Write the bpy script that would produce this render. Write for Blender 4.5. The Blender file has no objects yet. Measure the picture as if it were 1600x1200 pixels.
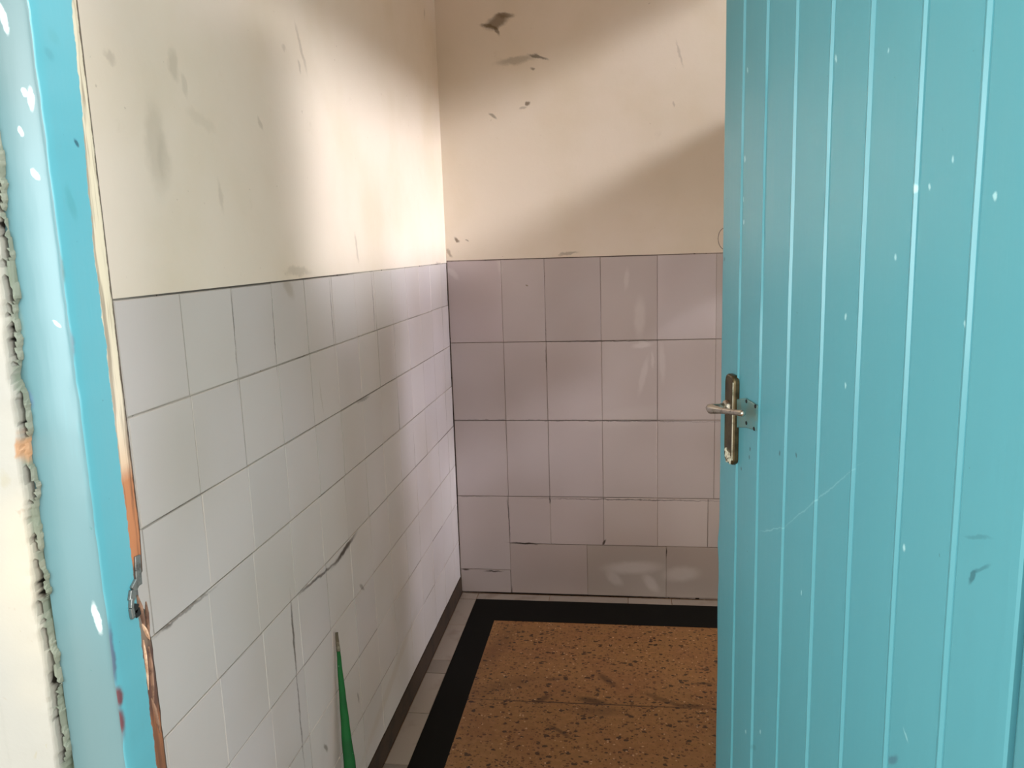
import bpy, bmesh, math, random
from mathutils import Vector, Matrix, noise
random.seed(7)
S = bpy.context.scene
COL = S.collection

# ------------------------------------------------------------------ camera
CAM = Vector((0.6278, -2.8114, 1.3135))
YAW, PIT, ROL, FPX = -0.1423, 0.1721, -0.0323, 1229.9
_f = Vector((math.sin(YAW)*math.cos(PIT), math.cos(YAW)*math.cos(PIT), -math.sin(PIT)))
_r = Vector((math.cos(YAW), -math.sin(YAW), 0)); _u = _r.cross(_f)
RIGHT = math.cos(ROL)*_r + math.sin(ROL)*_u
UP = -math.sin(ROL)*_r + math.cos(ROL)*_u
FWD = _f
cd = bpy.data.cameras.new('camera'); cam = bpy.data.objects.new('camera', cd); COL.objects.link(cam)
cam.matrix_world = Matrix(((RIGHT.x, UP.x, -FWD.x, CAM.x), (RIGHT.y, UP.y, -FWD.y, CAM.y),
                           (RIGHT.z, UP.z, -FWD.z, CAM.z), (0, 0, 0, 1)))
cd.sensor_width = 36; cd.lens = FPX/1600*36; cd.clip_start = 0.02; cd.clip_end = 100
S.camera = cam

# ------------------------------------------------------------------ light
w = bpy.data.worlds.new('world'); S.world = w; w.use_nodes = True
w.node_tree.nodes['Background'].inputs[0].default_value = (1.0, 0.95, 0.84, 1)
w.node_tree.nodes['Background'].inputs[1].default_value = 1.75
def area(name, loc, target, sx, sy, power, col, spread=180):
    d = bpy.data.lights.new(name, 'AREA'); d.shape = 'RECTANGLE'; d.size = sx; d.size_y = sy
    d.energy = power; d.color = col; d.spread = math.radians(spread)
    o = bpy.data.objects.new(name, d); COL.objects.link(o); o.location = loc
    o.rotation_euler = (Vector(target)-Vector(loc)).to_track_quat('-Z', 'Y').to_euler()
    return o
area('daylight_right_of_viewer', (3.3, -4.9, 1.9), (0.2, -1.7, 1.0), 2.4, 2.0, 88, (0.90, 0.95, 1.0))
area('daylight_left_of_viewer', (-0.7, -3.8, 1.35), (0.9, -2.1, 1.05), 1.2, 1.0, 42, (0.88, 0.97, 1.0))
area('daylight_high_window', (5.0, -2.3, 3.70), (1.35, -1.20, 2.1), 3.6, 0.55, 18, (0.97, 0.95, 1.0), 26)
area('daylight_side_opening', (3.6, -0.50, 1.30), (0.0, -0.30, 0.95), 0.3, 0.7, 5.6, (0.88, 0.82, 1.0), 60)  # lamp beyond the added opening, makes the bright strip by the corner
vs = S.view_settings
S.display_settings.display_device = 'sRGB'
vs.view_transform = 'Standard'; vs.look = 'None'; vs.exposure = 0.0; vs.gamma = 1; vs.use_curve_mapping = False

# ------------------------------------------------------------------ measured layout (metres)
ZL, ZB = 1.2636, 1.2703          # tile tops on left and back wall
CEIL = 2.62; XR = 1.35
YF0, YF1 = -2.2405, -2.181       # door frame front / back
XJL, XJR = 0.1918, 0.9403        # doorway reveal faces
YW0 = -2.2405; YW1 = -2.135
DOOR_D = 0.63
A = math.radians(12.4)

def at(u, v, axis, val):
    """point of the photograph seen on the world plane axis = val"""
    d = FWD*FPX + RIGHT*(u-800) - UP*(v-600)
    return CAM + d*((val-CAM[axis])/d[axis])

dm = Matrix.Translation((XJR-.0015, YF1+.002, 0)) @ Matrix.Rotation(math.pi/2+A, 4, 'Z')
dinv = dm.inverted()
def dpt(u, v, h=0.0):
    """door-local point seen at a photo position, h metres proud of the door face"""
    o = dinv @ CAM; d = (dinv.to_3x3() @ (FWD*FPX + RIGHT*(u-800) - UP*(v-600)))
    t = (h-o.y)/d.y; return o+d*t


# ------------------------------------------------------------------ materials
def srgb(r, g, b):
    f = lambda c: (c/12.92 if c <= .04045 else ((c+.055)/1.055)**2.4)
    return (f(r/255), f(g/255), f(b/255), 1)

class Mat:
    def __init__(s, name, color, rough=.6, spec=.5, metal=0):
        s.m = bpy.data.materials.new(name); s.m.use_nodes = True
        s.t = s.m.node_tree; s.n = s.t.nodes; s.l = s.t.links
        s.b = s.n['Principled BSDF']; s.b.inputs['Roughness'].default_value = rough
        s.b.inputs['Metallic'].default_value = metal
        s.b.inputs['Specular IOR Level'].default_value = spec
        c = s.n.new('ShaderNodeRGB'); c.outputs[0].default_value = color; s.c = c.outputs[0]
        s.tc = s.n.new('ShaderNodeTexCoord').outputs['Object']
    def noise(s, scale, detail=3, rough=.5, vec=None, stretch=None):
        v = vec or s.tc
        if stretch:
            mp = s.n.new('ShaderNodeMapping'); mp.inputs['Scale'].default_value = stretch
            s.l.new(v, mp.inputs[0]); v = mp.outputs[0]
        n = s.n.new('ShaderNodeTexNoise'); n.inputs['Scale'].default_value = scale
        n.inputs['Detail'].default_value = detail; n.inputs['Roughness'].default_value = rough
        s.l.new(v, n.inputs['Vector']); return n
    def rng(s, val, a, b, lo=0, hi=1, smooth=True):
        m = s.n.new('ShaderNodeMapRange'); m.clamp = True
        if smooth: m.interpolation_type = 'SMOOTHSTEP'
        for i, x in enumerate((a, b, lo, hi)): m.inputs[i+1].default_value = x
        s.l.new(val, m.inputs[0]); return m.outputs[0]
    def math(s, op, a, b=None):
        m = s.n.new('ShaderNodeMath'); m.operation = op
        for i, x in enumerate((a, b)):
            if x is None: continue
            if isinstance(x, (int, float)): m.inputs[i].default_value = x
            else: s.l.new(x, m.inputs[i])
        return m.outputs[0]
    def mix(s, fac, col, mode='MIX'):
        m = s.n.new('ShaderNodeMix'); m.data_type = 'RGBA'; m.blend_type = mode
        if isinstance(fac, (int, float)): m.inputs[0].default_value = fac
        else: s.l.new(fac, m.inputs[0])
        s.l.new(s.c, m.inputs[6])
        if isinstance(col, tuple): m.inputs[7].default_value = col
        else: s.l.new(col, m.inputs[7])
        s.c = m.outputs[2]
    def plane(s, ax, distort=.012, nscale=35):
        """2D coordinate (first, second of ax) with a wobble for ragged stains"""
        sp = s.n.new('ShaderNodeSeparateXYZ'); s.l.new(s.tc, sp.inputs[0])
        cb = s.n.new('ShaderNodeCombineXYZ')
        s.l.new(sp.outputs[ax[0]], cb.inputs[0]); s.l.new(sp.outputs[ax[1]], cb.inputs[1])
        nz = s.noise(nscale, 4, .6)
        sub = s.n.new('ShaderNodeVectorMath'); sub.operation = 'SUBTRACT'
        s.l.new(nz.outputs['Color'], sub.inputs[0]); sub.inputs[1].default_value = (.5, .5, .5)
        sc = s.n.new('ShaderNodeVectorMath'); sc.operation = 'SCALE'; sc.inputs['Scale'].default_value = distort*2
        s.l.new(sub.outputs[0], sc.inputs[0])
        ad = s.n.new('ShaderNodeVectorMath'); ad.operation = 'ADD'
        s.l.new(cb.outputs[0], ad.inputs[0]); s.l.new(sc.outputs[0], ad.inputs[1])
        fl = s.n.new('ShaderNodeVectorMath'); fl.operation = 'MULTIPLY'; fl.inputs[1].default_value = (1, 1, 0)
        s.l.new(ad.outputs[0], fl.inputs[0])
        s.p2 = fl.outputs[0]
    def blot(s, c, half, ang, col, k=.6, soft=.5):
        mp = s.n.new('ShaderNodeMapping'); mp.vector_type = 'TEXTURE'
        mp.inputs['Location'].default_value = (c[0], c[1], 0)
        mp.inputs['Rotation'].default_value = (0, 0, ang)
        mp.inputs['Scale'].default_value = (half[0], half[1], 1)
        s.l.new(s.p2, mp.inputs[0])
        ln = s.n.new('ShaderNodeVectorMath'); ln.operation = 'LENGTH'; s.l.new(mp.outputs[0], ln.inputs[0])
        s.mix(s.rng(ln.outputs['Value'], 1+soft, 1-soft, 0, k), col)
    def seg(s, a, b, hw, col, k=.6, soft=.5):
        """stain along a to b (2D), half width hw"""
        d = (b[0]-a[0], b[1]-a[1]); L = math.hypot(*d)
        s.blot(((a[0]+b[0])/2, (a[1]+b[1])/2), (L/2+hw, hw), math.atan2(d[1], d[0]), col, k, soft)
    def bump(s, h, strength=.2, dist=.002):
        b = s.n.new('ShaderNodeBump'); b.inputs['Strength'].default_value = strength
        b.inputs['Distance'].default_value = dist; s.l.new(h, b.inputs['Height'])
        s.l.new(b.outputs[0], s.b.inputs['Normal'])
    def done(s):
        s.l.new(s.c, s.b.inputs['Base Color']); return s.m

CREAM = srgb(234, 222, 206)
def plaster(name, ax, color=CREAM):
    m = Mat(name, color, .62, .3)
    m.mix(m.rng(m.noise(3, 4).outputs['Fac'], .42, .72, 0, .35), srgb(212, 196, 164))
    m.mix(m.rng(m.noise(11, 5, .7).outputs['Fac'], .62, .8, 0, .22), srgb(170, 152, 122))
    m.mix(m.rng(m.noise(70, 2, .5).outputs['Fac'], .73, .80, 0, .35), srgb(140, 120, 95))
    m.bump(m.noise(22, 5, .6).outputs['Fac'], .25, .004)
    m.plane(ax); return m

def S2(pt, ax): return (pt[ax[0]], pt[ax[1]])
def px(u, v, plane, val, ax): return S2(at(u, v, plane, val), ax)

# plaster above the tiles, left wall: scuffs where the photograph shows them
LX = (1, 2); lp = lambda u, v: px(u, v, 0, 0.0, LX)
PL = plaster('plaster_left', LX)
G1 = srgb(132, 116, 92); G2 = srgb(150, 140, 118)
for a, b, hw, c, k in [((463, 47), (477, 104), .006, G1, .5), ((441, 74), (444, 76), .006, G1, .35), ((466, 100), (468, 110), .005, G1, .5),
                       ((270, 92), (272, 112), .012, G2, .45), ((240, 190), (246, 270), .022, G2, .40), ((286, 125), (290, 145), .006, G2, .35),
                       ((404, 188), (407, 196), .006, G1, .45), ((342, 290), (347, 322), .006, G1, .32), ((555, 372), (559, 402), .007, G1, .55),
                       ((167, 84), (172, 87), .006, G1, .4), ((663, 16), (663, 24), .008, G1, .5), ((300, 178), (330, 200), .010, G2, .2),
                       ((450, 423), (480, 425), .008, G2, .5), ((683, 412), (694, 417), .008, srgb(90, 84, 78), .8), ((254, 235), (258, 268), .016, G2, .25)]:
    PL.seg(lp(*a), lp(*b), hw, c, k*.6)
PL = PL.done()
BX = (0, 2); bp = lambda u, v: px(u, v, 1, 0.0, BX)
PB = plaster('plaster_back', BX)
D1 = srgb(104, 84, 58); D2 = srgb(125, 112, 92)
for a, b, hw, c, k in [((768, 38), (784, 31), .018, D1, .75), ((780, 25), (798, 24), .008, D1, .7), ((755, 40), (770, 42), .007, D1, .75), ((772, 42), (778, 52), .006, D1, .7),
                       ((784, 98), (830, 90), .012, D2, .4), ((830, 86), (852, 92), .005, srgb(80, 70, 56), .7), ((831, 107), (833, 108), .005, D1, .6),
                       ((824, 160), (825, 162), .006, D1, .8), ((815, 170), (822, 168), .005, D2, .4), ((766, 178), (774, 184), .004, D2, .6),
                       ((713, 373), (716, 376), .005, D1, .8), ((728, 376), (731, 377), .003, D1, .5), ((876, 397), (900, 395), .005, D2, .5),
                       ((1058, 68), (1066, 100), .004, D2, .3), ((1052, 160), (1054, 164), .004, D2, .3), ((700, 392), (704, 398), .006, D1, .5)]:
    PB.seg(bp(*a), bp(*b), hw, c, k)
PB = PB.done()
PN = plaster('plaster_plain', LX).done()

def tile_mat(name, base, ax, warm):
    m = Mat(name, base, .30, .42)
    at_ = m.n.new('ShaderNodeAttribute'); at_.attribute_name = 'tone'
    m.mix(1.0, at_.outputs['Color'], 'MULTIPLY')
    m.mix(m.rng(m.noise(3, 1).outputs['Fac'], .3, .8, 0, .40), warm)
    rr = m.rng(m.noise(5, 1).outputs['Fac'], .3, .7, .30, .42); m.l.new(rr, m.b.inputs['Roughness'])
    m.plane(ax, .006, 40); return m
TL = tile_mat('glazed_tile_left', srgb(208, 204, 203), LX, srgb(174, 165, 148))
for a, b, hw, c, k in [((500, 600), (505, 640), .003, G2, .3), ((640, 985), (570, 1180), .016, srgb(176, 160, 138), .3), ((563, 915), (568, 920), .004, srgb(70, 60, 45), .6),
                       ((559, 1085), (561, 1095), .004, srgb(80, 70, 50), .6), ((507, 1165), (511, 1172), .004, srgb(80, 70, 50), .6), ((445, 440), (455, 456), .012, G2, .45)]:
    TL.seg(lp(*a), lp(*b), hw, c, k)
CK = srgb(52, 42, 28)   # chipped tile edges where the joint has opened
for a, b, hw, k in [((524, 880), (552, 840), .0060, .95), ((470, 925), (524, 880), .0032, .75), ((455, 945), (462, 1040), .0035, .75), ((462, 1040), (475, 1190), .0022, .6), ((268, 975), (258, 982), .003, .5),
                    ((362, 462), (371, 588), .0018, .6), ((424, 452), (432, 570), .0018, .6), ((515, 442), (522, 538), .0020, .6), ((580, 432), (586, 514), .0020, .6), ((250, 988), (330, 922), .0022, .5), ((560, 628), (575, 620), .004, .5)]:
    TL.seg(lp(*a), lp(*b), hw, CK, k, .6)
TL = TL.done()
TB = tile_mat('glazed_tile_back', srgb(196, 186, 184), BX, srgb(156, 140, 130))
WH = srgb(214, 206, 202)
for a, b, hw, c, k in [((1000, 475), (999, 515), .018, WH, .62), ((980, 425), (978, 448), .008, WH, .5), ((994, 540), (1012, 538), .010, WH, .6),
                       ((1010, 565), (1000, 610), .010, WH, .4), ((1034, 545), (1036, 590), .010, WH, .35), ((1019, 552), (1020, 572), .005, WH, .4),
                       ((925, 660), (1020, 645), .030, WH, .22), ((958, 888), (1020, 886), .022, WH, .50), ((955, 900), (965, 908), .018, WH, .4), ((1012, 905), (1022, 918), .018, WH, .5),
                       ((1050, 898), (1078, 896), .026, WH, .45), ((702, 422), (712, 432), .010, WH, .5), ((779, 408), (783, 425), .008, WH, .4),
                       ((822, 445), (824, 446), .003, G1, .8), ((945, 845), (942, 850), .004, srgb(50, 35, 25), .9), ((853, 545), (854, 580), .0022, srgb(80, 68, 58), .6)]:
    TB.seg(bp(*a), bp(*b), hw, c, k)
for a, b, hw, k in [((801, 848), (838, 850), .0035, .95), ((724, 890), (732, 890), .003, .9), ((760, 892), (782, 893), .003, .9), ((793, 780), (797, 840), .0022, .7), ((800, 918), (800, 928), .002, .7), ((859, 776), (859, 786), .002, .9),
                    ((1041, 858), (1041, 868), .002, .9), ((700, 775), (760, 776), .0018, .5), ((860, 779), (1120, 783), .0018, .7), ((705, 656), (1120, 659), .0016, .6), ((860, 534), (1040, 532), .0018, .6)]:
    TB.seg(bp(*a), bp(*b), hw, srgb(48, 36, 28), k, .6)
TB = TB.done()

def grout_mat(name, ax, base, dark, lo, hi, segs, proj):
    m = Mat(name, base, .85, .15)
    m.mix(m.rng(m.noise(5, 3, .6).outputs['Fac'], lo, hi, 0, .85), dark)
    m.mix(m.rng(m.noise(60, 2).outputs['Fac'], .62, .70, 0, .8), srgb(52, 42, 32))
    m.plane(ax, .003, 60)
    for a, b, hw, k in segs: m.seg(proj(*a), proj(*b), hw, srgb(30, 22, 14), k, .3)
    return m.done()
GL = grout_mat('grout_left', LX, srgb(192, 186, 176), srgb(110, 100, 86), .48, .68,
               [((500, 906), (552, 838), .008, 1), ((455, 945), (478, 1200), .008, .85), ((362, 455), (372, 590), .006, .7), ((424, 450), (430, 560), .006, .7),
                ((515, 440), (521, 540), .006, .8), ((580, 430), (586, 515), .006, .7), ((250, 988), (300, 925), .007, .7), ((330, 765), (240, 815), .007, .6), ((183, 468), (550, 428), .008, .75),
                ((470, 925), (500, 906), .008, .7), ((530, 750), (625, 670), .006, .6), ((467, 680), (620, 590), .006, .7), ((622, 588), (565, 625), .006, .7)], lp)
GB = grout_mat('grout_back', BX, srgb(156, 140, 132), srgb(96, 80, 70), .45, .66,
               [((700, 535), (1125, 531), .006, .75), ((710, 656), (1125, 659), .006, .9), ((720, 775), (1127, 783), .006, .9), ((801, 847), (840, 850), .010, 1), ((724, 891), (800, 893), .008, .95),
                ((790, 660), (797, 850), .006, .9), ((918, 853), (918, 930), .006, .85), ((1041, 855), (1041, 872), .006, 1), ((840, 850), (920, 853), .006, .8), ((1090, 928), (1089, 945), .007, 1),
                ((1027, 415), (1027, 530), .006, .6), ((706, 420), (716, 900), .006, .8), ((720, 924), (1121, 940), .008, .95), ((859, 776), (859, 786), .005, 1), ((700, 405), (1120, 399), .006, .5)], bp)

# teal gloss paint with its chips, in frame coordinates
TEAL = srgb(88, 158, 170)
def teal(name, ax, rough=.33, col=TEAL):
    m = Mat(name, col, rough, .5)
    m.mix(m.rng(m.noise(2.5, 3).outputs['Fac'], .4, .7, 0, .25), srgb(76, 152, 168))
    m.mix(m.rng(m.noise(30, 4, .7, stretch=(1, 1, .12)).outputs['Fac'], .62, .8, 0, .22), srgb(104, 178, 190))
    m.mix(m.rng(m.noise(120, 2).outputs['Fac'], .74, .79, 0, .6), srgb(60, 110, 112))
    m.bump(m.noise(26, 4, .6, stretch=(1, 1, .15)).outputs['Fac'], .22, .003)
    m.plane(ax, .004, 55); return m
DM = teal('teal_door_paint', (0, 2))
dq = lambda u, v: (dpt(u, v).x, dpt(u, v).z)
for a, b, hw, c, k in [((1516, 908), (1524, 894), .0022, srgb(30, 70, 80), .55), ((1524, 894), (1545, 884), .0016, srgb(40, 90, 100), .4), ((1510, 838), (1545, 840), .0016, srgb(50, 100, 108), .3),
                       ((1175, 1168), (1180, 1168), .004, srgb(40, 96, 100), .3), ((1390, 1190), (1400, 1185), .004, srgb(70, 90, 110), .5), ((1412, 1140), (1418, 1158), .0012, srgb(170, 220, 224), .4)]:
    DM.seg(dq(*a), dq(*b), hw, c, k)
for u, v, r_ in [(1321, 496, .0018), (1321, 602, .0018), (1508, 505, .0016), (1488, 250, .0016), (1555, 307, .0026), (1430, 295, .0026), (1452, 292, .0018), (1168, 110, .0022), (1164, 248, .0024), (1162, 312, .0018), (1162, 347, .0020), (1306, 92, .0022), (1388, 80, .0014), (1399, 402, .0020), (1165, 1143, .0018), (1188, 1143, .0018), (1252, 926, .0014), (1412, 855, .0022)]:
    DM.seg(dq(u, v-2), dq(u, v+2), r_, srgb(176, 222, 226), .8)
for u, v in [(1158, 732), (1171, 715), (1172, 702), (1218, 708), (1244, 712), (1132, 405), (1128, 418)]:
    DM.seg(dq(u, v-1), dq(u, v+1), .0022, srgb(30, 62, 64), .7)
DM.seg(dq(1190, 830), dq(1225, 824), .0010, srgb(160, 214, 218), .35); DM.seg(dq(1225, 824), dq(1332, 735), .0010, srgb(160, 214, 218), .3)
DM = DM.done()
FM = teal('teal_frame_paint', (1, 2), .28)   # stains added on the jamb by photo position
FM_R = FM
fr = lambda u, v: px(u+3, v, 0, XJL, LX)       # points of the reveal face
RB = srgb(104, 56, 60)
for a, b, hw, c, k in [((60, 205), (75, 330), .0034, srgb(96, 118, 118), .85), ((88, 392), (95, 445), .0034, srgb(92, 120, 120), .85), ((106, 526), (110, 560), .0034, srgb(100, 120, 130), .8),
                       ((142, 810), (144, 820), .002, srgb(100, 110, 130), .8), ((168, 985), (178, 1062), .0034, srgb(84, 82, 104), .8), ((182, 1083), (184, 1094), .0045, RB, .95),
                       ((183, 1118), (187, 1145), .0055, RB, .95), ((104, 300), (112, 335), .004, srgb(70, 140, 146), .5), ((134, 245), (136, 258), .004, srgb(78, 140, 146), .6),
                       ((115, 222), (117, 226), .002, srgb(40, 84, 100), .9), ((72, 82), (75, 86), .004, srgb(76, 140, 150), .5), ((80, 55), (83, 60), .005, srgb(82, 150, 158), .5)]:
    FM.seg(fr(*a), fr(*b), hw, c, k)
# bare strip of the reveal behind the old door stop: paint never reached it
sp = FM.n.new('ShaderNodeSeparateXYZ'); FM.l.new(FM.p2, sp.inputs[0])
zc = sp.outputs[1]; yc = sp.outputs[0]
edge = FM.rng(zc, 1.30, 1.62, YF0+.0415, YF0+.0545, True)
FM.c_teal = FM.c
bare = FM.rng(FM.math('SUBTRACT', yc, edge), -.0006, .0006, 0, 1)
c2 = FM.n.new('ShaderNodeValToRGB'); cr = c2.color_ramp
stops = [(0.00, srgb(120, 78, 52)), (0.10, srgb(150, 96, 62)), (0.145, srgb(96, 66, 54)), (0.27, srgb(88, 64, 56)), (0.30, srgb(120, 100, 84)), (0.36, srgb(110, 108, 100)),
         (0.41, srgb(92, 96, 96)), (0.47, srgb(104, 80, 62)), (0.485, srgb(172, 112, 74)), (0.66, srgb(176, 118, 80)), (0.70, srgb(206, 180, 152)), (0.80, srgb(212, 200, 178)), (1.0, srgb(196, 188, 164))]
cr.elements[0].position = 0; cr.elements[0].color = stops[0][1]; cr.elements[1].position = 1; cr.elements[1].color = stops[-1][1]
for q, c in stops[1:-1]: e = cr.elements.new(q); e.color = c
zlo, zhi = at(247, 1200, 0, XJL).z, at(170, 500, 0, XJL).z
FM.l.new(FM.rng(zc, zlo, zhi, 0, 1, False), c2.inputs[0])
FM.mix(bare, c2.outputs[0])
FM.mix(FM.math('MULTIPLY', bare, FM.rng(FM.noise(160, 3, .6, stretch=(1, 1, .06)).outputs['Fac'], .50, .66, 0, .55)), srgb(70, 46, 34))
FM.mix(FM.rng(yc, YF1-.0030, YF1-.0016, 0, .8), srgb(72, 52, 40))
FM.l.new(FM.rng(bare, 0, 1, .28, .8), FM.b.inputs['Roughness'])
FM = FM.done()
# front face of the jamb has white chips, and gloss highlights painted into the colour
ff = lambda u, v: px(u, v, 1, YF0, BX)
FF = teal('teal_frame_front', BX, .36, srgb(92, 120, 124))
for a, b, hw, k in [((0, 12), (8, 44), .0025, 1), ((36, 143), (39, 148), .002, 1), ((47, 145), (49, 166), .0022, 1), ((33, 204), (35, 208), .002, 1), ((54, 268), (57, 274), .0024, 1),
                    ((19, 413), (22, 416), .0014, .8), ((86, 506), (90, 509), .0014, .8), ((148, 950), (155, 980), .0028, .9)]:
    FF.seg(ff(*a), ff(*b), hw, srgb(236, 246, 246), k)
FF.seg(ff(43, 612), ff(48, 628), .003, srgb(92, 124, 150), .8)
FF.seg(ff(22, 480), ff(33, 515), .004, srgb(110, 140, 138), .7)
FF = FF.done()

PW = plaster('plaster_entrance', BX, srgb(152, 152, 146))
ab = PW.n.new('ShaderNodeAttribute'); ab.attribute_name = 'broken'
PW.mix(PW.rng(ab.outputs['Fac'], .0, 1, 0, 1, False), srgb(24, 20, 13))  # crevice shade painted near-black over the exposed mortar
ab = PW.n.new('ShaderNodeAttribute'); ab.attribute_name = 'painted'
PW.mix(PW.rng(ab.outputs['Fac'], .0, 1, 0, 1, False), srgb(94, 108, 92))
ab = PW.n.new('ShaderNodeAttribute'); ab.attribute_name = 'rusty'
PW.mix(PW.rng(ab.outputs['Fac'], .0, 1, 0, 1, False), srgb(168, 128, 92))
nf = lambda u, v: px(u, v, 1, YF0-.01, BX)
for a, b, hw in [((55, 1178), (56, 1182), .0015), ((70, 1166), (70, 1168), .001), ((4, 745), (6, 755), .004), ((36, 985), (36, 986), .001)]:
    PW.seg(nf(*a), nf(*b), hw, srgb(150, 146, 128), .6)
PW = PW.done()

def simple(name, col, rough=.6, metal=0, spec=.5, var=None, nscale=40, lo=.45, hi=.65, bump=0):
    m = Mat(name, col, rough, spec, metal)
    if var: m.mix(m.rng(m.noise(nscale, 4, .65).outputs['Fac'], lo, hi, 0, .9), var)
    if bump: m.bump(m.noise(nscale, 4).outputs['Fac'], bump, .002)
    return m.done()
M_CEIL = simple('ceiling_board', srgb(176, 122, 66), .7, var=srgb(160, 106, 54), nscale=4)
M_BASE = simple('dark_brown_skirting', srgb(56, 40, 24), .75, var=srgb(38, 26, 14), nscale=14, bump=.3)
M_BLACK = Mat('black_floor_border', srgb(14, 13, 9), .75, .15)
M_BLACK.mix(M_BLACK.rng(M_BLACK.noise(9, 4).outputs['Fac'], .5, .75, 0, .6), srgb(20, 19, 13)); M_BLACK = M_BLACK.done()
M_STRIP = Mat('pale_floor_tile', srgb(160, 148, 136), .45, .4)
a_ = M_STRIP.n.new('ShaderNodeAttribute'); a_.attribute_name = 'tone'
M_STRIP.mix(1.0, a_.outputs['Color'], 'MULTIPLY')
M_STRIP.mix(M_STRIP.rng(M_STRIP.noise(12, 4).outputs['Fac'], .5, .75, 0, .6), srgb(128, 112, 98)); M_STRIP = M_STRIP.done()
M_PLATE = simple('worn_brass_plate', srgb(96, 84, 60), .42, .75, var=srgb(66, 56, 38), nscale=30, bump=.25)
M_CHROME = simple('scratched_chrome', srgb(186, 180, 168), .26, .9, var=srgb(110, 102, 88), nscale=90, lo=.5, hi=.7)
M_RUST = simple('dull_steel_edge', srgb(196, 192, 172), .35, .8, var=srgb(120, 124, 96), nscale=60)
M_FLAKE = simple('flaked_white_paint', srgb(226, 222, 200), .7, var=srgb(96, 82, 56), nscale=110, lo=.5, hi=.56)
M_LOCK = simple('painted_over_steel', srgb(102, 134, 130), .45, .1, var=srgb(82, 140, 146), nscale=26, bump=.2)
M_HOLE = simple('hole_shade', srgb(14, 20, 20), .9)  # near-black pieces that paint in the shade inside the holes
M_WIRE = simple('thin_grey_wire', srgb(120, 106, 98), .5)
M_WOOD = simple('splintered_bare_wood', srgb(134, 104, 84), .8, var=srgb(84, 60, 48), nscale=60, bump=.5)
M_SPLIT = simple('pale_split_wood', srgb(206, 174, 146), .8, var=srgb(160, 120, 92), nscale=90)
M_METAL = simple('bent_grey_steel', srgb(128, 132, 130), .4, .6, var=srgb(78, 76, 72), nscale=70)
GR = Mat('green_painted_wood', srgb(24, 92, 42), .65, .2)
GR.mix(GR.rng(GR.noise(18, 4).outputs['Fac'], .45, .7, 0, .7), srgb(22, 76, 38))
GR.mix(GR.rng(GR.noise(75, 3, .6).outputs['Fac'], .68, .73, 0, .8), srgb(150, 196, 160)); GR = GR.done()
M_TIP = simple('worn_brown_tip', srgb(84, 74, 56), .8, var=srgb(140, 132, 112), nscale=80)

# terrazzo: fine aggregate with dark chips
TZ = Mat('terrazzo', srgb(143, 102, 58), .40, .35)
TZ.mix(TZ.rng(TZ.noise(6, 4).outputs['Fac'], .4, .7, 0, .45), srgb(128, 80, 48))
TZ.mix(TZ.rng(TZ.noise(55, 3, .6).outputs['Fac'], .45, .65, 0, .35), srgb(172, 124, 78))
def chips(scale, keep, size, col, k, st=(1, 1, 1)):
    wob = TZ.noise(scale*1.1, 2, .5); sub = TZ.n.new('ShaderNodeVectorMath'); sub.operation = 'SCALE'; sub.inputs['Scale'].default_value = .9/scale
    TZ.l.new(wob.outputs['Color'], sub.inputs[0])
    ad = TZ.n.new('ShaderNodeVectorMath'); ad.operation = 'ADD'; TZ.l.new(TZ.tc, ad.inputs[0]); TZ.l.new(sub.outputs[0], ad.inputs[1])
    mp = TZ.n.new('ShaderNodeMapping'); mp.inputs['Scale'].default_value = st; TZ.l.new(ad.outputs[0], mp.inputs[0])
    v = TZ.n.new('ShaderNodeTexVoronoi'); v.inputs['Scale'].default_value = scale; TZ.l.new(mp.outputs[0], v.inputs['Vector'])
    s3 = TZ.n.new('ShaderNodeSeparateColor'); TZ.l.new(v.outputs['Color'], s3.inputs[0])
    on = TZ.math('LESS_THAN', s3.outputs[0], keep)
    sz = TZ.math('MULTIPLY', TZ.math('ADD', s3.outputs[1], .35), size)
    f = TZ.math('MULTIPLY', TZ.math('MULTIPLY', TZ.math('LESS_THAN', v.outputs['Distance'], sz), on), k)
    TZ.mix(f, col)
chips(85, .40, .36, srgb(74, 40, 20), .8, (1, 1.3, 1))
chips(150, .35, .34, srgb(96, 56, 30), .7)
chips(60, .22, .40, srgb(34, 18, 10), .85, (1, 1.5, 1))
chips(120, .10, .32, srgb(206, 168, 128), .7)
TZ.plane((0, 1), .006, 30)
fl = lambda u, v: px(u, v, 2, 0.0, (0, 1))
DK = srgb(52, 28, 14)
for a, b, hw, k in [((840, 1095), (858, 1100), .006, .0), ((735, 1092), (1119, 1108), .003, .8), ((838, 1098), (856, 1088), .010, .6), ((910, 1092), (940, 1098), .013, .7),
                    ((940, 1056), (958, 1070), .012, .6), ((858, 1062), (872, 1061), .008, .5), ((1010, 1084), (1060, 1102), .010, .45), ((1060, 1102), (1100, 1104), .008, .6),
                    ((860, 1134), (890, 1152), .006, .6), ((1085, 1068), (1112, 1068), .006, .6), ((750, 1080), (830, 1060), .03, .25), ((905, 1110), (960, 1112), .02, .35), ((745, 1050), (800, 985), .03, .25)]:
    TZ.seg(fl(*a), fl(*b), hw, DK, k, .6)
TZ = TZ.done()

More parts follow.
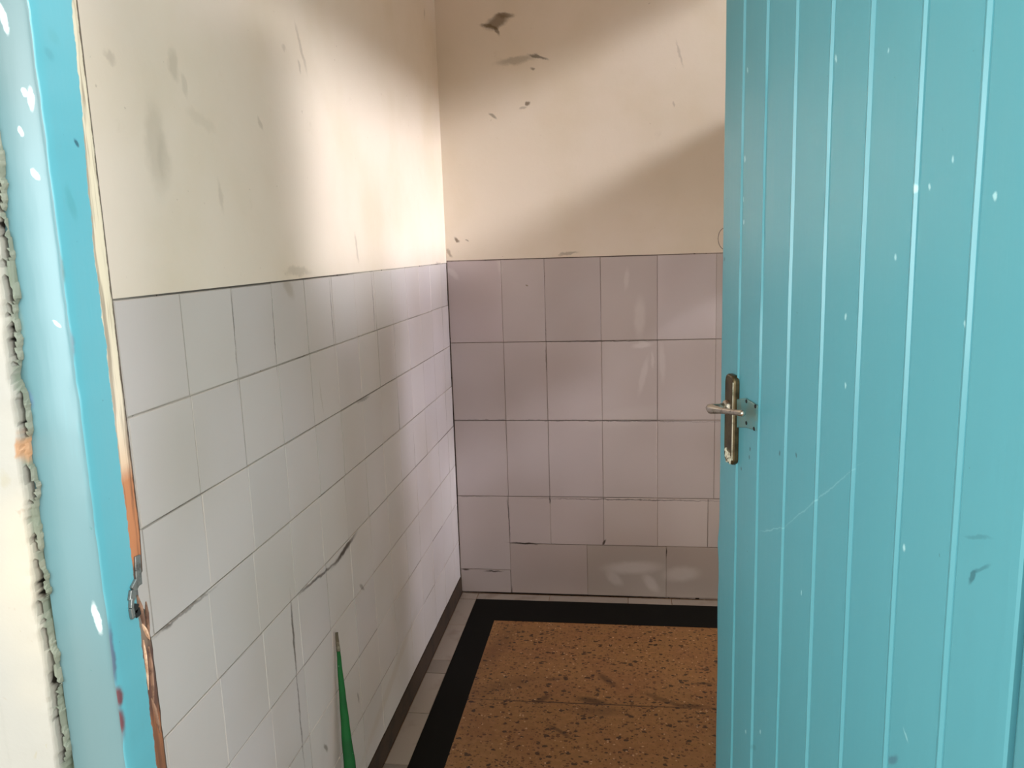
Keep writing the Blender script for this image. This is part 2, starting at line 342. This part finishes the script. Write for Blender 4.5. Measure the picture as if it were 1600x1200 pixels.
# ------------------------------------------------------------------ mesh helpers
def obj(name, bm, mats, parent=None, smooth=False, **props):
    me = bpy.data.meshes.new(name)
    bmesh.ops.recalc_face_normals(bm, faces=bm.faces)
    bm.to_mesh(me); bm.free()
    for m in (mats if isinstance(mats, (list, tuple)) else [mats]): me.materials.append(m)
    if smooth:
        for p in me.polygons: p.use_smooth = True
    o = bpy.data.objects.new(name, me); COL.objects.link(o)
    if parent: o.parent = parent
    for k, v in props.items(): o[k] = v
    return o
def box(bm, a, b, mi=0, bev=0):
    r = bmesh.ops.create_cube(bm, size=1)
    vs_ = r['verts']
    for v in vs_:
        v.co = Vector([a[i] if v.co[i] < 0 else b[i] for i in range(3)])
    fs = {f for v in vs_ for f in v.link_faces}
    for f in fs: f.material_index = mi
    if bev:
        es = list({e for v in vs_ for e in v.link_edges})
        bmesh.ops.bevel(bm, geom=es, offset=bev, segments=2, affect='EDGES', profile=.5)
def tube(bm, pts, rads, seg=14, mi=0, cap=True, flat=1.0):
    """round bar through pts with radii; flat squashes it"""
    rings = []; n = len(pts); pts = [Vector(p) for p in pts]
    up = Vector((0, 0, 1))
    for i, p in enumerate(pts):
        t = (pts[min(i+1, n-1)]-pts[max(i-1, 0)]).normalized()
        a = t.cross(up)
        if a.length < .05: a = t.cross(Vector((0, 1, 0)))
        a.normalize(); b = a.cross(t).normalized()
        rings.append([bm.verts.new(p + rads[i]*(math.cos(q)*a + flat*math.sin(q)*b)) for q in [2*math.pi*k/seg for k in range(seg)]])
    for i in range(n-1):
        for k in range(seg):
            f = bm.faces.new((rings[i][k], rings[i][(k+1) % seg], rings[i+1][(k+1) % seg], rings[i+1][k])); f.material_index = mi
    if cap:
        for r in (rings[0], rings[-1]):
            f = bm.faces.new(r); f.material_index = mi
def tiles(name, rects, place, mat, parent, depth=.005, gap=.0011, tilt=.0005, vgap=None):
    """raised tiles with eased edges; rects = (a0, a1, z0, z1, tone); place(a, z, h) -> world"""
    bm = bmesh.new(); lay = bm.loops.layers.float_color.new('tone')
    for (a0, a1, z0, z1, tone) in rects:
        vg = gap if vgap is None else random.choice(vgap)
        a0 += vg; a1 -= vg; z0 += gap; z1 -= gap; e = .0012
        tl = [random.uniform(-tilt, tilt) for _ in range(4)]
        o_ = [(a0, z0), (a1, z0), (a1, z1), (a0, z1)]
        i_ = [(a0+e, z0+e), (a1-e, z0+e), (a1-e, z1-e), (a0+e, z1-e)]
        v0 = [bm.verts.new(place(a, z, -depth)) for a, z in o_]
        v1 = [bm.verts.new(place(a, z, -e*.8)) for a, z in o_]
        v2 = [bm.verts.new(place(a, z, tl[k])) for k, (a, z) in enumerate(i_)]
        fs = [bm.faces.new(v2)]
        for k in range(4):
            j = (k+1) % 4
            fs.append(bm.faces.new((v0[k], v0[j], v1[j], v1[k]))); fs.append(bm.faces.new((v1[k], v1[j], v2[j], v2[k])))
        t = tone if isinstance(tone, tuple) else (tone, tone, tone)
        for k, f in enumerate(fs):
            q = 1 if k == 0 else random.choice((.55, .75, .9, 1.0, 1.0))   # dirt held in the joints
            for l in f.loops: l[lay] = (t[0]*q, t[1]*q*(.97 if k else 1), t[2]*q*(.92 if k else 1), 1)
    return obj(name, bm, mat, parent)

# ------------------------------------------------------------------ shell
# left wall: plaster above, bonding coat behind the tiles below
bm = bmesh.new()
box(bm, (-.15, YW1, ZL+.0022), (0.0005, .15, CEIL), 0)
box(bm, (-.15, YW1, 0), (-.0028, .15, ZL+.0020), 1)
wl = obj('wall_left', bm, [PL, GL], kind='structure')
rects = []
c0 = .2537; zb = .0646
for r in range(8):
    z1 = ZL - .15*r; z0 = max(z1-.15, zb)
    ys = [-.003]; k = -1
    off = 0 if r == 0 else random.uniform(-.006, .006)
    y = -(c0-.15) + off
    while y > YW1+.02:
        ys.append(y + random.uniform(-.0015, .0015)); y -= .15
    ys.append(YW1+.002)
    for i in range(len(ys)-1):
        if ys[i]-ys[i+1] < .012: continue
        t = random.uniform(.93, 1.0)
        rects.append((ys[i+1], ys[i], z0, z1, (t, t*random.uniform(.985, 1), t*random.uniform(.97, 1.0))))
tiles('wall_tiles', rects, lambda a, z, h: Vector((h, a, z)), TL, wl, gap=.0008, vgap=(.0002, .0003, .0005, .0008))
bm = bmesh.new(); n = 60
for i in range(n):   # worn skirting, slightly wavy top
    ya = YW1 + (0-YW1)*i/n; yb = YW1 + (0-YW1)*(i+1)/n
    za = zb-.002+.002*noise.noise(Vector((ya*9, 0, 0))); zb_ = zb-.002+.002*noise.noise(Vector((yb*9, 0, 0)))
    for q in range(1):
        v = [bm.verts.new(c) for c in ((-.0027, ya, 0), (.004, ya, 0), (.0015, ya, za), (-.0027, ya, za), (-.0027, yb, 0), (.004, yb, 0), (.0015, yb, zb_), (-.0027, yb, zb_))]
        for f in ((1, 5, 6, 2), (2, 6, 7, 3), (0, 4, 5, 1), (3, 7, 4, 0)): bm.faces.new([v[x] for x in f])
        if i == 0: bm.faces.new([v[x] for x in (0, 1, 2, 3)])
        if i == n-1: bm.faces.new([v[x] for x in (4, 5, 6, 7)])
bmesh.ops.remove_doubles(bm, verts=bm.verts, dist=1e-6)
obj('baseboard_left', bm, M_BASE, kind='structure')

# back wall
bm = bmesh.new()
box(bm, (0.0005, -.0005, ZB+.0022), (XR+.15, .15, CEIL), 0)
box(bm, (0.0005, .0028, 0), (XR+.15, .15, ZB+.0020), 1)
wb = obj('wall_back', bm, [PB, GB], kind='structure')
R1, R2, R3, R4 = .974, .683, .391, .205
xs = [.0025, .198, .354, .552, .749, .950, 1.150, XR-.002]
rects = []
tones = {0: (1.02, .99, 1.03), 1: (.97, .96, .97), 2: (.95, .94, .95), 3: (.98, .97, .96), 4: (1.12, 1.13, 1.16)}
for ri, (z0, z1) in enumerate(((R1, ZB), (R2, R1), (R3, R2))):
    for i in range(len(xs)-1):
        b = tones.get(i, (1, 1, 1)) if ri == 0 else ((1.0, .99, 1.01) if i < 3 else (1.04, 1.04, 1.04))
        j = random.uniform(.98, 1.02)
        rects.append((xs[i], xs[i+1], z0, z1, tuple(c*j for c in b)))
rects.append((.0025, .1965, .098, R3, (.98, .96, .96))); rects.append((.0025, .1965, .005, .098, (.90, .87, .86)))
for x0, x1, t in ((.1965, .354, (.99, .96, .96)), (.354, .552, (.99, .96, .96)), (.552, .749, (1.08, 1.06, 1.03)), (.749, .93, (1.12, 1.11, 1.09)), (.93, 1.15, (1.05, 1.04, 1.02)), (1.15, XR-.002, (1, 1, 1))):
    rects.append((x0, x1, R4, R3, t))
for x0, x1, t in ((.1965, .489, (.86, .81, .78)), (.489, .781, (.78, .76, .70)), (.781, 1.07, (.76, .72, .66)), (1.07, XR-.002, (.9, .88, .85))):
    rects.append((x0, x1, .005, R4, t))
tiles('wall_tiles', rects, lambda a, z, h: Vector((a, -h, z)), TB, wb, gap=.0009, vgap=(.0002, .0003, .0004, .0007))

# right wall: high window and an added side opening, both unseen and sized for the light
bm = bmesh.new()
W_Y0, W_Y1, W_Z0, W_Z1 = -2.00, -.10, 1.88, 2.31
D_Y0, D_Y1, D_Z1 = -.61, -.08, 1.42
X0, X1 = XR, XR+.12
box(bm, (X0, YW1, 0), (X1, W_Y0, CEIL)); box(bm, (X0, W_Y0, 0), (X1, D_Y0, W_Z0)); box(bm, (X0, W_Y0, W_Z1), (X1, W_Y1, CEIL))
box(bm, (X0, D_Y0, D_Z1), (X1, D_Y1, W_Z0)); box(bm, (X0, W_Y1, W_Z0), (X1, -.0006, CEIL)); box(bm, (X0, D_Y1, 0), (X1, -.0006, W_Z0))
obj('wall_right', bm, PN, kind='structure')
bm = bmesh.new(); box(bm, (-.15, YW1, CEIL), (XR+.12, .15, CEIL+.1)); obj('ceiling', bm, M_CEIL, kind='structure')

# floor
bm = bmesh.new(); box(bm, (-1.6, -6.5, -.12), (4.6, .15, -.0022))
flo = obj('floor', bm, TZ, kind='structure')
bm = bmesh.new()
for a, b in (((.165, -2.1, -.0022), (XR-.1, -.220, 0)),): box(bm, a, b)
obj('terrazzo_panel', bm, TZ, flo)
bm = bmesh.new()
for a, b in (((.069, -2.1, -.0022), (.165, -.0522, .0004)), ((.165, -.220, -.0022), (XR, -.0522, .0004))): box(bm, a, b)
obj('black_border', bm, M_BLACK, flo)
rects = []
yj = [0, -.055, -.262, -.505, -.585, -.80, -1.03, -1.28, -1.5, -1.72, -1.95, -2.1]
for i in range(len(yj)-1):
    t = {3: .78, 6: .7}.get(i, random.uniform(.95, 1.08))
    rects.append((yj[i+1], yj[i], .0042, .069, t))
tiles('strip_tiles', rects, lambda a, z, h: Vector((z, a, h*.6)), M_STRIP, flo, .003, .0008, .0002)
xj = [.0692, .345, .640, .80, 1.0, 1.2, XR-.001]
tiles('strip_tiles', [(xj[i], xj[i+1], .001, .0522, random.uniform(.95, 1.08)) for i in range(len(xj)-1)], lambda a, z, h: Vector((a, -z, h*.6)), M_STRIP, flo, .003, .0008, .0002)

# entrance wall (the plane the viewer stands in front of) with the broken plaster edge along the frame
def ez(z):
    pts = [(at(105, 1200, 1, YW0).z, .1350), (at(65, 900, 1, YW0).z, .1372), (at(32, 600, 1, YW0).z, .1432), (at(0, 250, 1, YW0).z, .1500), (2.2, .152)]
    if z <= pts[0][0]: return pts[0][1]
    for (z0, x0), (z1, x1) in zip(pts, pts[1:]):
        if z <= z1: return x0+(x1-x0)*(z-z0)/(z1-z0)
    return pts[-1][1]
bm = bmesh.new()
HEAD = 2.03
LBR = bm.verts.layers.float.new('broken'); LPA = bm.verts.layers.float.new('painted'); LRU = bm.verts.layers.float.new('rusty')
box(bm, (-1.6, YW0-.010, 0), (.094, YW1, 2.9)); box(bm, (.094, YW0+.016, 0), (.142, YW1, 2.9))
box(bm, (.99, YW0-.010, 0), (2.2, YW1, 2.9)); box(bm, (.142, YW0-.010, HEAD+.05), (.99, YW1, 2.9))
nx, nz = 52, 760; z0_, z1_ = .25, 2.12
grid = []
for j in range(nz+1):
    z = z0_+(z1_-z0_)*j/nz; row = []
    N = lambda s, o=0: noise.noise(Vector((o, 3.1, z*s)))
    e = ez(z) + .0022*N(18) + .0018*N(60, 5) + .0010*N(170, 9)
    g = max(.0, .0016 + .0052*N(34, 14) + .0020*N(120, 20))       # width of the dark gap
    wp = max(.0008, .0030 + .0032*N(25, 31) + .0012*N(90, 37))                                    # painted mortar beyond it
    for i in range(nx+1):
        x = .088+(.1585-.088)*i/nx
        n3 = noise.noise(Vector((x*120, 7, z*120))); n4 = noise.noise(Vector((x*35, 1, z*35)))
        br = pa = ru = 0
        if x < e:
            d = e-x; y = YW0-.0105 - .0012*n4*max(0, 1-d/.03) - .0008*n3*max(0, 1-d/.012) + (.0035*(1-d/.004)**2 if d < .004 else 0)
            pa = .35*max(0, 1-d/.004)
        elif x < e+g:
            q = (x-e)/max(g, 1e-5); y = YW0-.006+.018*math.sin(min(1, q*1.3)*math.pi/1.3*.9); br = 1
        elif x < e+g+wp:
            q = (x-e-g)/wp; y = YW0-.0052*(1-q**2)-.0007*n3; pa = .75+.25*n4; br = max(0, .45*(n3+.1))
        else:
            y = YW0+.004; pa = 1
        zr = at(38, 700, 1, YW0).z
        if e-.003-.004*n4 < x < e+g+wp: ru = .85*max(0, min(1, 1.6-abs(z-zr)/.008+1.6*n3))
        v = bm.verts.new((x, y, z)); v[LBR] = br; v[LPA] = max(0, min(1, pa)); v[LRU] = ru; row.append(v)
    grid.append(row)
for j in range(nz):
    for i in range(nx): bm.faces.new((grid[j][i], grid[j][i+1], grid[j+1][i+1], grid[j+1][i]))
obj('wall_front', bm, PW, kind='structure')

# ------------------------------------------------------------------ door frame
fe = bpy.data.objects.new('trim_1', None); COL.objects.link(fe); fe.location = (XJL, YF0, 0); fe['kind'] = 'structure'
def jamb(xa, xr, name='jamb', notch=False):
    """post between xa (hidden side) and xr (reveal face); front edge eased and slightly wavy"""
    bm = bmesh.new(); n = 260; s = 1 if xr > xa else -1; rows_ = []
    if notch: zn0, zn1 = at(205, 966, 0, XJL).z, at(205, 922, 0, XJL).z
    for j in range(n+1):
        z = HEAD*j/n
        w1 = .0010*noise.noise(Vector((0, 0, z*7)))+.0010*noise.noise(Vector((4, 0, z*38)))+.0006*noise.noise(Vector((6, 0, z*95)))
        w2 = .0011*noise.noise(Vector((8, 0, z*22)))+.0007*noise.noise(Vector((11, 0, z*70)))
        prof = [(xa, YF1), (xa, YF0+.001), (xa+s*.001, YF0), (xr-s*.009, YF0), (xr-s*.006, YF0+w2*.3), (xr-s*.003, YF0+.0002+w2), (xr-s*.0008+w1, YF0+.0010), (xr+w1, YF0+.0034), (xr+w1, YF0+.012), (xr, YF0+.040)]
        back = YF1
        cut = 0
        if notch:
            cut = .0035*max(0, 1-abs(z-(zn0+zn1)/2)/.06)
            if zn0 < z < zn1: cut = .012
            elif z < zn1: cut += .0012*(1+noise.noise(Vector((2, 1, z*60))))
        prof += [(xr-s*cut*.15, YF1-.012), (xr-s*(.0003+cut*.6), YF1-.004), (xr-s*(.001+cut), back)]
        rows_.append([bm.verts.new((x-XJL, y-YF0, z)) for x, y in prof])
    m = len(rows_[0])
    for j in range(n):
        for i in range(m):
            k = (i+1) % m
            f = bm.faces.new((rows_[j][i], rows_[j][k], rows_[j+1][k], rows_[j+1][i]))
            f.material_index = 0 if i in (0, 1, 2, 3, 4, 5) else 1
    bm.faces.new(rows_[0]); bm.faces.new(rows_[-1])
    return obj(name, bm, [FF, FM], fe, smooth=True)
# materials use object space; the jamb meshes are relative to the frame root, so shift their lookup
def shift(mat):
    nt = mat.node_tree
    tc = [n for n in nt.nodes if n.type == 'TEX_COORD'][0]
    mp = nt.nodes.new('ShaderNodeMapping'); mp.inputs['Location'].default_value = (XJL, YF0, 0)
    outs = [l.to_socket for l in tc.outputs['Object'].links]
    nt.links.new(tc.outputs['Object'], mp.inputs[0])
    for s_ in outs: nt.links.new(mp.outputs[0], s_)
shift(FF); shift(FM)
FM2 = teal('teal_frame_plain', LX).done()
jl = jamb(.1405, XJL, notch=True)
jr = jamb(.990, XJR); jr.data.materials[1] = FM2
bm = bmesh.new(); box(bm, (-.05, 0, HEAD), (.80, YF1-YF0, HEAD+.05), 0, .002); obj('head', bm, FM2, fe)
# torn-out latch keep at the old lock height of the left jamb: bent steel and splinters
R_ = lambda u, v, dx=0: at(u, v, 0, XJL+dx)-Vector((XJL, YF0, 0))
bm = bmesh.new()
pl = [(206, 878), (219, 876), (220, 902), (212, 915), (208, 930), (202, 922), (200, 936), (207, 948), (203, 964), (198, 940), (199, 924)]
def ribbon(bm, pts, hw, th, mi=0):
    for a, b, in zip(pts, pts[1:]):
        d = (b-a).normalized(); s_ = d.cross(Vector((1, 0, 0))).normalized()*hw
        vv = [bm.verts.new(p+q+Vector((t, 0, 0))) for t in (0, th) for p, q in ((a, s_), (a, -s_), (b, -s_), (b, s_))]
        for f in ((0, 1, 2, 3), (4, 5, 6, 7), (0, 1, 5, 4), (1, 2, 6, 5), (2, 3, 7, 6), (3, 0, 4, 7)):
            ff_ = bm.faces.new([vv[k] for k in f]); ff_.material_index = mi
ribbon(bm, [R_(213, 868), R_(214, 890), R_(216, 915)], .0040, .0018)
ribbon(bm, [R_(212, 908), R_(205, 922), R_(203, 938)], .0042, .0030)
ribbon(bm, [R_(203, 934), R_(202, 950), R_(205, 966)], .0022, .0034)
bmesh.ops.bevel(bm, geom=bm.edges[:], offset=.0005, segments=1, affect='EDGES')
obj('strike_plate', bm, M_METAL, fe, label='bent grey steel latch keep torn half out of the left jamb')
bm = bmesh.new(); ribbon(bm, [R_(208, 950), R_(214, 951), R_(216, 962)], .0040, .0012); obj('latch_hole', bm, M_HOLE, fe, label='dark piece painted as the shade in the broken hole behind the latch keep')
for a, b, hw in (((214, 930), (226, 985), .0035), ((222, 975), (234, 1000), .0028), ((224, 1000), (232, 1078), .0022), ((232, 1010), (240, 1100), .0030), ((236, 1090), (250, 1145), .0030), ((228, 940), (233, 1000), .0022)):
    bm = bmesh.new(); A0, A1 = R_(*a), R_(*b)
    tube(bm, [A0, A0.lerp(A1, .3), A0.lerp(A1, .7), A1], [hw*.3, hw, hw*.8, hw*.15], 7, flat=.5)
    obj('splinter', bm, M_SPLIT if a in ((222, 975), (224, 1000)) else M_WOOD, fe)

# ------------------------------------------------------------------ the open teal door
ts = [.1366, .2763, .4217, .5585, .7057, .8525, .988]
L = 1.1187*DOOR_D; HD = HEAD-.008
bm = bmesh.new(); n = 240; rows_ = []
for j in range(n+1):
    z = .012+(HD-.012)*j/n
    w0 = .0010*noise.noise(Vector((1, 0, z*3)))
    we = .0016*noise.noise(Vector((3, 0, z*6)))+.0008*noise.noise(Vector((9, 0, z*30)))
    we += .006*math.exp(-((z-.80)/.022)**2)+.003*math.exp(-((z-.68)/.05)**2)-.002*math.exp(-((z-.74)/.02)**2)
    prof = [(.004, -.036), (.004, -.002), (.006, 0), (.016, .0002)]
    for k, t in enumerate(ts):
        t = t*DOOR_D+w0
        a_ = .75+.5*noise.noise(Vector((k*3.3, 0, z*4.0))); b_ = .6+.8*noise.noise(Vector((k*5.1, 7, z*11)))
        prof += [(t-.0060, .0), (t-.0022, -.0020*a_), (t-.0008, -.0020*a_), (t+.0016, .0013*(.8+.5*b_)), (t+.0034, .0012*(.6+.5*b_)), (t+.0062, .0)]
    prof += [(L-.007+we, .0), (L-.0015+we, -.001), (L+we, -.004), (L+we, -.036)]
    rows_.append([bm.verts.new((x, y, z)) for x, y in prof])
m = len(rows_[0])
for j in range(n):
    for i in range(m):
        k = (i+1) % m; bm.faces.new((rows_[j][i], rows_[j][k], rows_[j+1][k], rows_[j+1][i]))
bm.faces.new(rows_[0]); bm.faces.new(rows_[-1])
door = obj('door_1', bm, DM, smooth=False, kind='structure')
door.location = (XJR-.0015, YF1+.002, 0); door.rotation_euler = (0, 0, math.pi/2+A)
# handle plate: long pressed cover with rounded ends, standing proud of the face
H0 = .009
pt, pb = dpt(1141, 586, H0), dpt(1137, 724, H0)
cx_ = (dpt(1138, 655, H0).x); hw = .0200; zt_, zb_ = pt.z, pb.z
def stadium(cx, z0, z1, hw, r, k=8):
    out = []
    for (sx, sz) in ((1, -1), (1, 1), (-1, 1), (-1, -1)):
        c = (cx+sx*(hw-r), (z1-r) if sz > 0 else (z0+r))
        a0 = {(1, -1): -90, (1, 1): 0, (-1, 1): 90, (-1, -1): 180}[(sx, sz)]
        for q in range(k+1):
            a = math.radians(a0+90*q/k); out.append((c[0]+r*math.cos(a), c[1]+r*math.sin(a)))
    return out
def slab(bm, outline, y0, levels, mi=0):
    """stacked outlines: levels = [(inset, y)]"""
    cx = sum(p[0] for p in outline)/len(outline); cz = sum(p[1] for p in outline)/len(outline)
    mx = max(abs(p[0]-cx) for p in outline); mz = max(abs(p[1]-cz) for p in outline)
    prev = None
    for ins, y in [(0, y0)]+levels:
        ring = [bm.verts.new((cx+(p[0]-cx)*(1-ins/mx), y, cz+(p[1]-cz)*(1-ins/mz))) for p in outline]
        if prev:
            for k in range(len(ring)):
                f = bm.faces.new((prev[k], prev[(k+1) % len(ring)], ring[(k+1) % len(ring)], ring[k])); f.material_index = mi
        prev = ring
    f = bm.faces.new(prev); f.material_index = mi
bm = bmesh.new()
slab(bm, stadium(cx_, zb_, zt_, hw, .012), -.0005, [(0, .0055), (.0012, .0080), (.0035, H0), (.0045, H0-.0008)])
hp = obj('door_handle', bm, M_PLATE, door, smooth=False, label='long worn brass handle plate')
bm = bmesh.new()   # bright lip of the plate on the hinge side
pts = [(cx_-hw+.0024, .0084, z) for z in [zb_+.010+(zt_-zb_-.020)*q/12 for q in range(13)]]
tube(bm, pts, [.0013+.0004*noise.noise(Vector((0, 0, p[2]*90))) for p in pts], 8)
obj('bright_edge', bm, M_RUST, hp, label='bright edge of the plate')
bm = bmesh.new()   # flaked paint at the foot of the plate
for q in range(16):
    cx2 = cx_+random.uniform(-.012, .012); cz2 = zb_+.004+abs(random.gauss(0, .010)); r_ = random.uniform(.0022, .005)
    if q < 4: cz2 = zb_+.006+q*.004
    ring = [(cx2+r_*random.uniform(.6, 1.1)*math.cos(a), cz2+r_*random.uniform(.7, 1.3)*math.sin(a)) for a in [k*math.pi/4 for k in range(8)]]
    lo_ = [bm.verts.new((x, H0-.0012, z)) for x, z in ring]; hi_ = [bm.verts.new((x, H0+.0006+q*.00003, z)) for x, z in ring]
    bm.faces.new(hi_)
    for k in range(8): bm.faces.new((lo_[k], lo_[(k+1) % 8], hi_[(k+1) % 8], hi_[k]))
obj('flaked_paint', bm, M_FLAKE, hp, label='flaking white paint at the foot of the plate')
# lever: neck straight out of the plate, then a bar along the door towards the hinges
zc_ = dpt(1140, 638, H0).z; nk = cx_+.004
bm = bmesh.new()
slab(bm, [(nk+.012*math.cos(a), zc_+.012*math.sin(a)) for a in [2*math.pi*k/20 for k in range(20)]], H0-.002, [(0, H0+.004), (.003, H0+.007)])
tube(bm, [(nk, H0, zc_), (nk, .022, zc_), (nk, .028, zc_), (nk-.001, .033, zc_), (nk-.004, .0365, zc_-.001)], [.0090, .0066, .0064, .0072, .0074], 16)
end = dpt(1162, 646, .032)
P = [Vector((nk+.006, .036, zc_-.001)), Vector((nk-.004, .0365, zc_-.001))]
tgt = Vector((end.x, .032, end.z))
for q in (.15, .35, .6, .85, .97, 1.0): P.append(Vector((nk-.006, .0365, zc_-.001)).lerp(tgt, q))
tube(bm, P, [.0066, .0080, .0064, .0048, .0042, .0044, .0048, .0030], 14)
obj('lever', bm, M_CHROME, hp, smooth=True, label='scratched chrome lever')
# old lock cover painted over, beside the handle
bm = bmesh.new()
c_ = [dpt(1151, 624, .003), dpt(1164, 622, .003), dpt(1183, 634, .003), dpt(1181, 673, .003), dpt(1164, 668, .003), dpt(1151, 668, .003)]
lo_ = [bm.verts.new((c.x, -.0006, c.z)) for c in c_]; mid = [bm.verts.new((c.x, .0026, c.z)) for c in c_]
ctr = sum((Vector((c.x, 0, c.z)) for c in c_), Vector())/6
hi_ = [bm.verts.new((ctr.x+(c.x-ctr.x)*.94, .0034, ctr.z+(c.z-ctr.z)*.94)) for c in c_]
bm.faces.new(hi_)
for r0, r1 in ((lo_, mid), (mid, hi_)):
    for k in range(6): bm.faces.new((r0[k], r0[(k+1) % 6], r1[(k+1) % 6], r1[k]))
lk = obj('lock_plate', bm, M_LOCK, door, label='small painted-over steel plate beside the handle')
for u, v in ((1166, 627), (1180, 635), (1178, 670), (1166, 661)):
    bm = bmesh.new(); c = dpt(u, v, .0036)
    slab(bm, [(c.x+.0036*math.cos(a), c.z+.0030*math.sin(a)) for a in [2*math.pi*k/12 for k in range(12)]], .0030, [(0, .0038), (.0008, .0040)])
    obj('screw_hole', bm, M_HOLE, lk)

# ------------------------------------------------------------------ loose things
# wire loop on the back wall beside the door edge
bm = bmesh.new(); lp_ = []
for q in range(15):
    a = math.radians(75+210*q/14); lp_.append(at(1133+11*math.cos(a), 373-17*math.sin(a), 1, -.012))
c0_ = at(1136, 356, 1, -.012)
tube(bm, [c0_+Vector((.01, .012, .004))]+lp_+[lp_[-1]+Vector((.012, .012, -.002))], [.0011]*17, 8)
o = obj('wire_loop', bm, M_WIRE, smooth=True)
o['label'] = 'thin grey wire loop fixed to the cream back wall just above the tiles'; o['category'] = 'wire'

# green tapered stick leaning on the tiled wall
tip = at(526, 988, 0, .010); mid_ = at(546, 1200, 0, .050)
k = tip.z/(tip.z-mid_.z); foot = tip+(mid_-tip)*k
foot.z = .002
root = bpy.data.objects.new('green_stick', None); COL.objects.link(root); root.location = foot
root['label'] = 'green painted tapering stick leaning against the white tiled wall'; root['category'] = 'stick'
axis = tip-foot; side = axis.cross(CAM-(foot+tip)/2).normalized(); dep = side.cross(axis).normalized()
def stick(name, t0, t1, mat, extra=0):
    bm = bmesh.new(); n = 28; rg = []
    for j in range(n+1):
        t = t0+(t1-t0)*j/n
        w = .0195*(1-t)**1.05+.0026 + extra
        w *= 1+.09*noise.noise(Vector((t*14, 0, 0)))+.05*noise.noise(Vector((t*45, 2, 0)))
        th = .30*w+.0012
        off = .0022*noise.noise(Vector((t*9, 5, 0)))
        c = axis*t+side*off
        ring = []
        for a, rs, rd in ((-1, 1, 0), (-.8, 0, .75), (-.2, 0, 1.0), (.35, 0, .85), (.85, 0, .45), (1.0, 0, -.1), (.7, 0, -.5), (0, 0, -.6), (-.75, 0, -.45)):
            ring.append(bm.verts.new(c+side*a*w+dep*rd*th))
        rg.append(ring)
    m = len(rg[0])
    for j in range(n):
        for i in range(m): bm.faces.new((rg[j][i], rg[j][(i+1) % m], rg[j+1][(i+1) % m], rg[j+1][i]))
    bm.faces.new(rg[0]); bm.faces.new(rg[-1])
    return obj(name, bm, mat, root, smooth=True)
stick('shaft', 0, .935, GR)
tp = stick('tip', .925, 1.0, M_TIP, .0006); tp['label'] = 'bare brown worn tip'
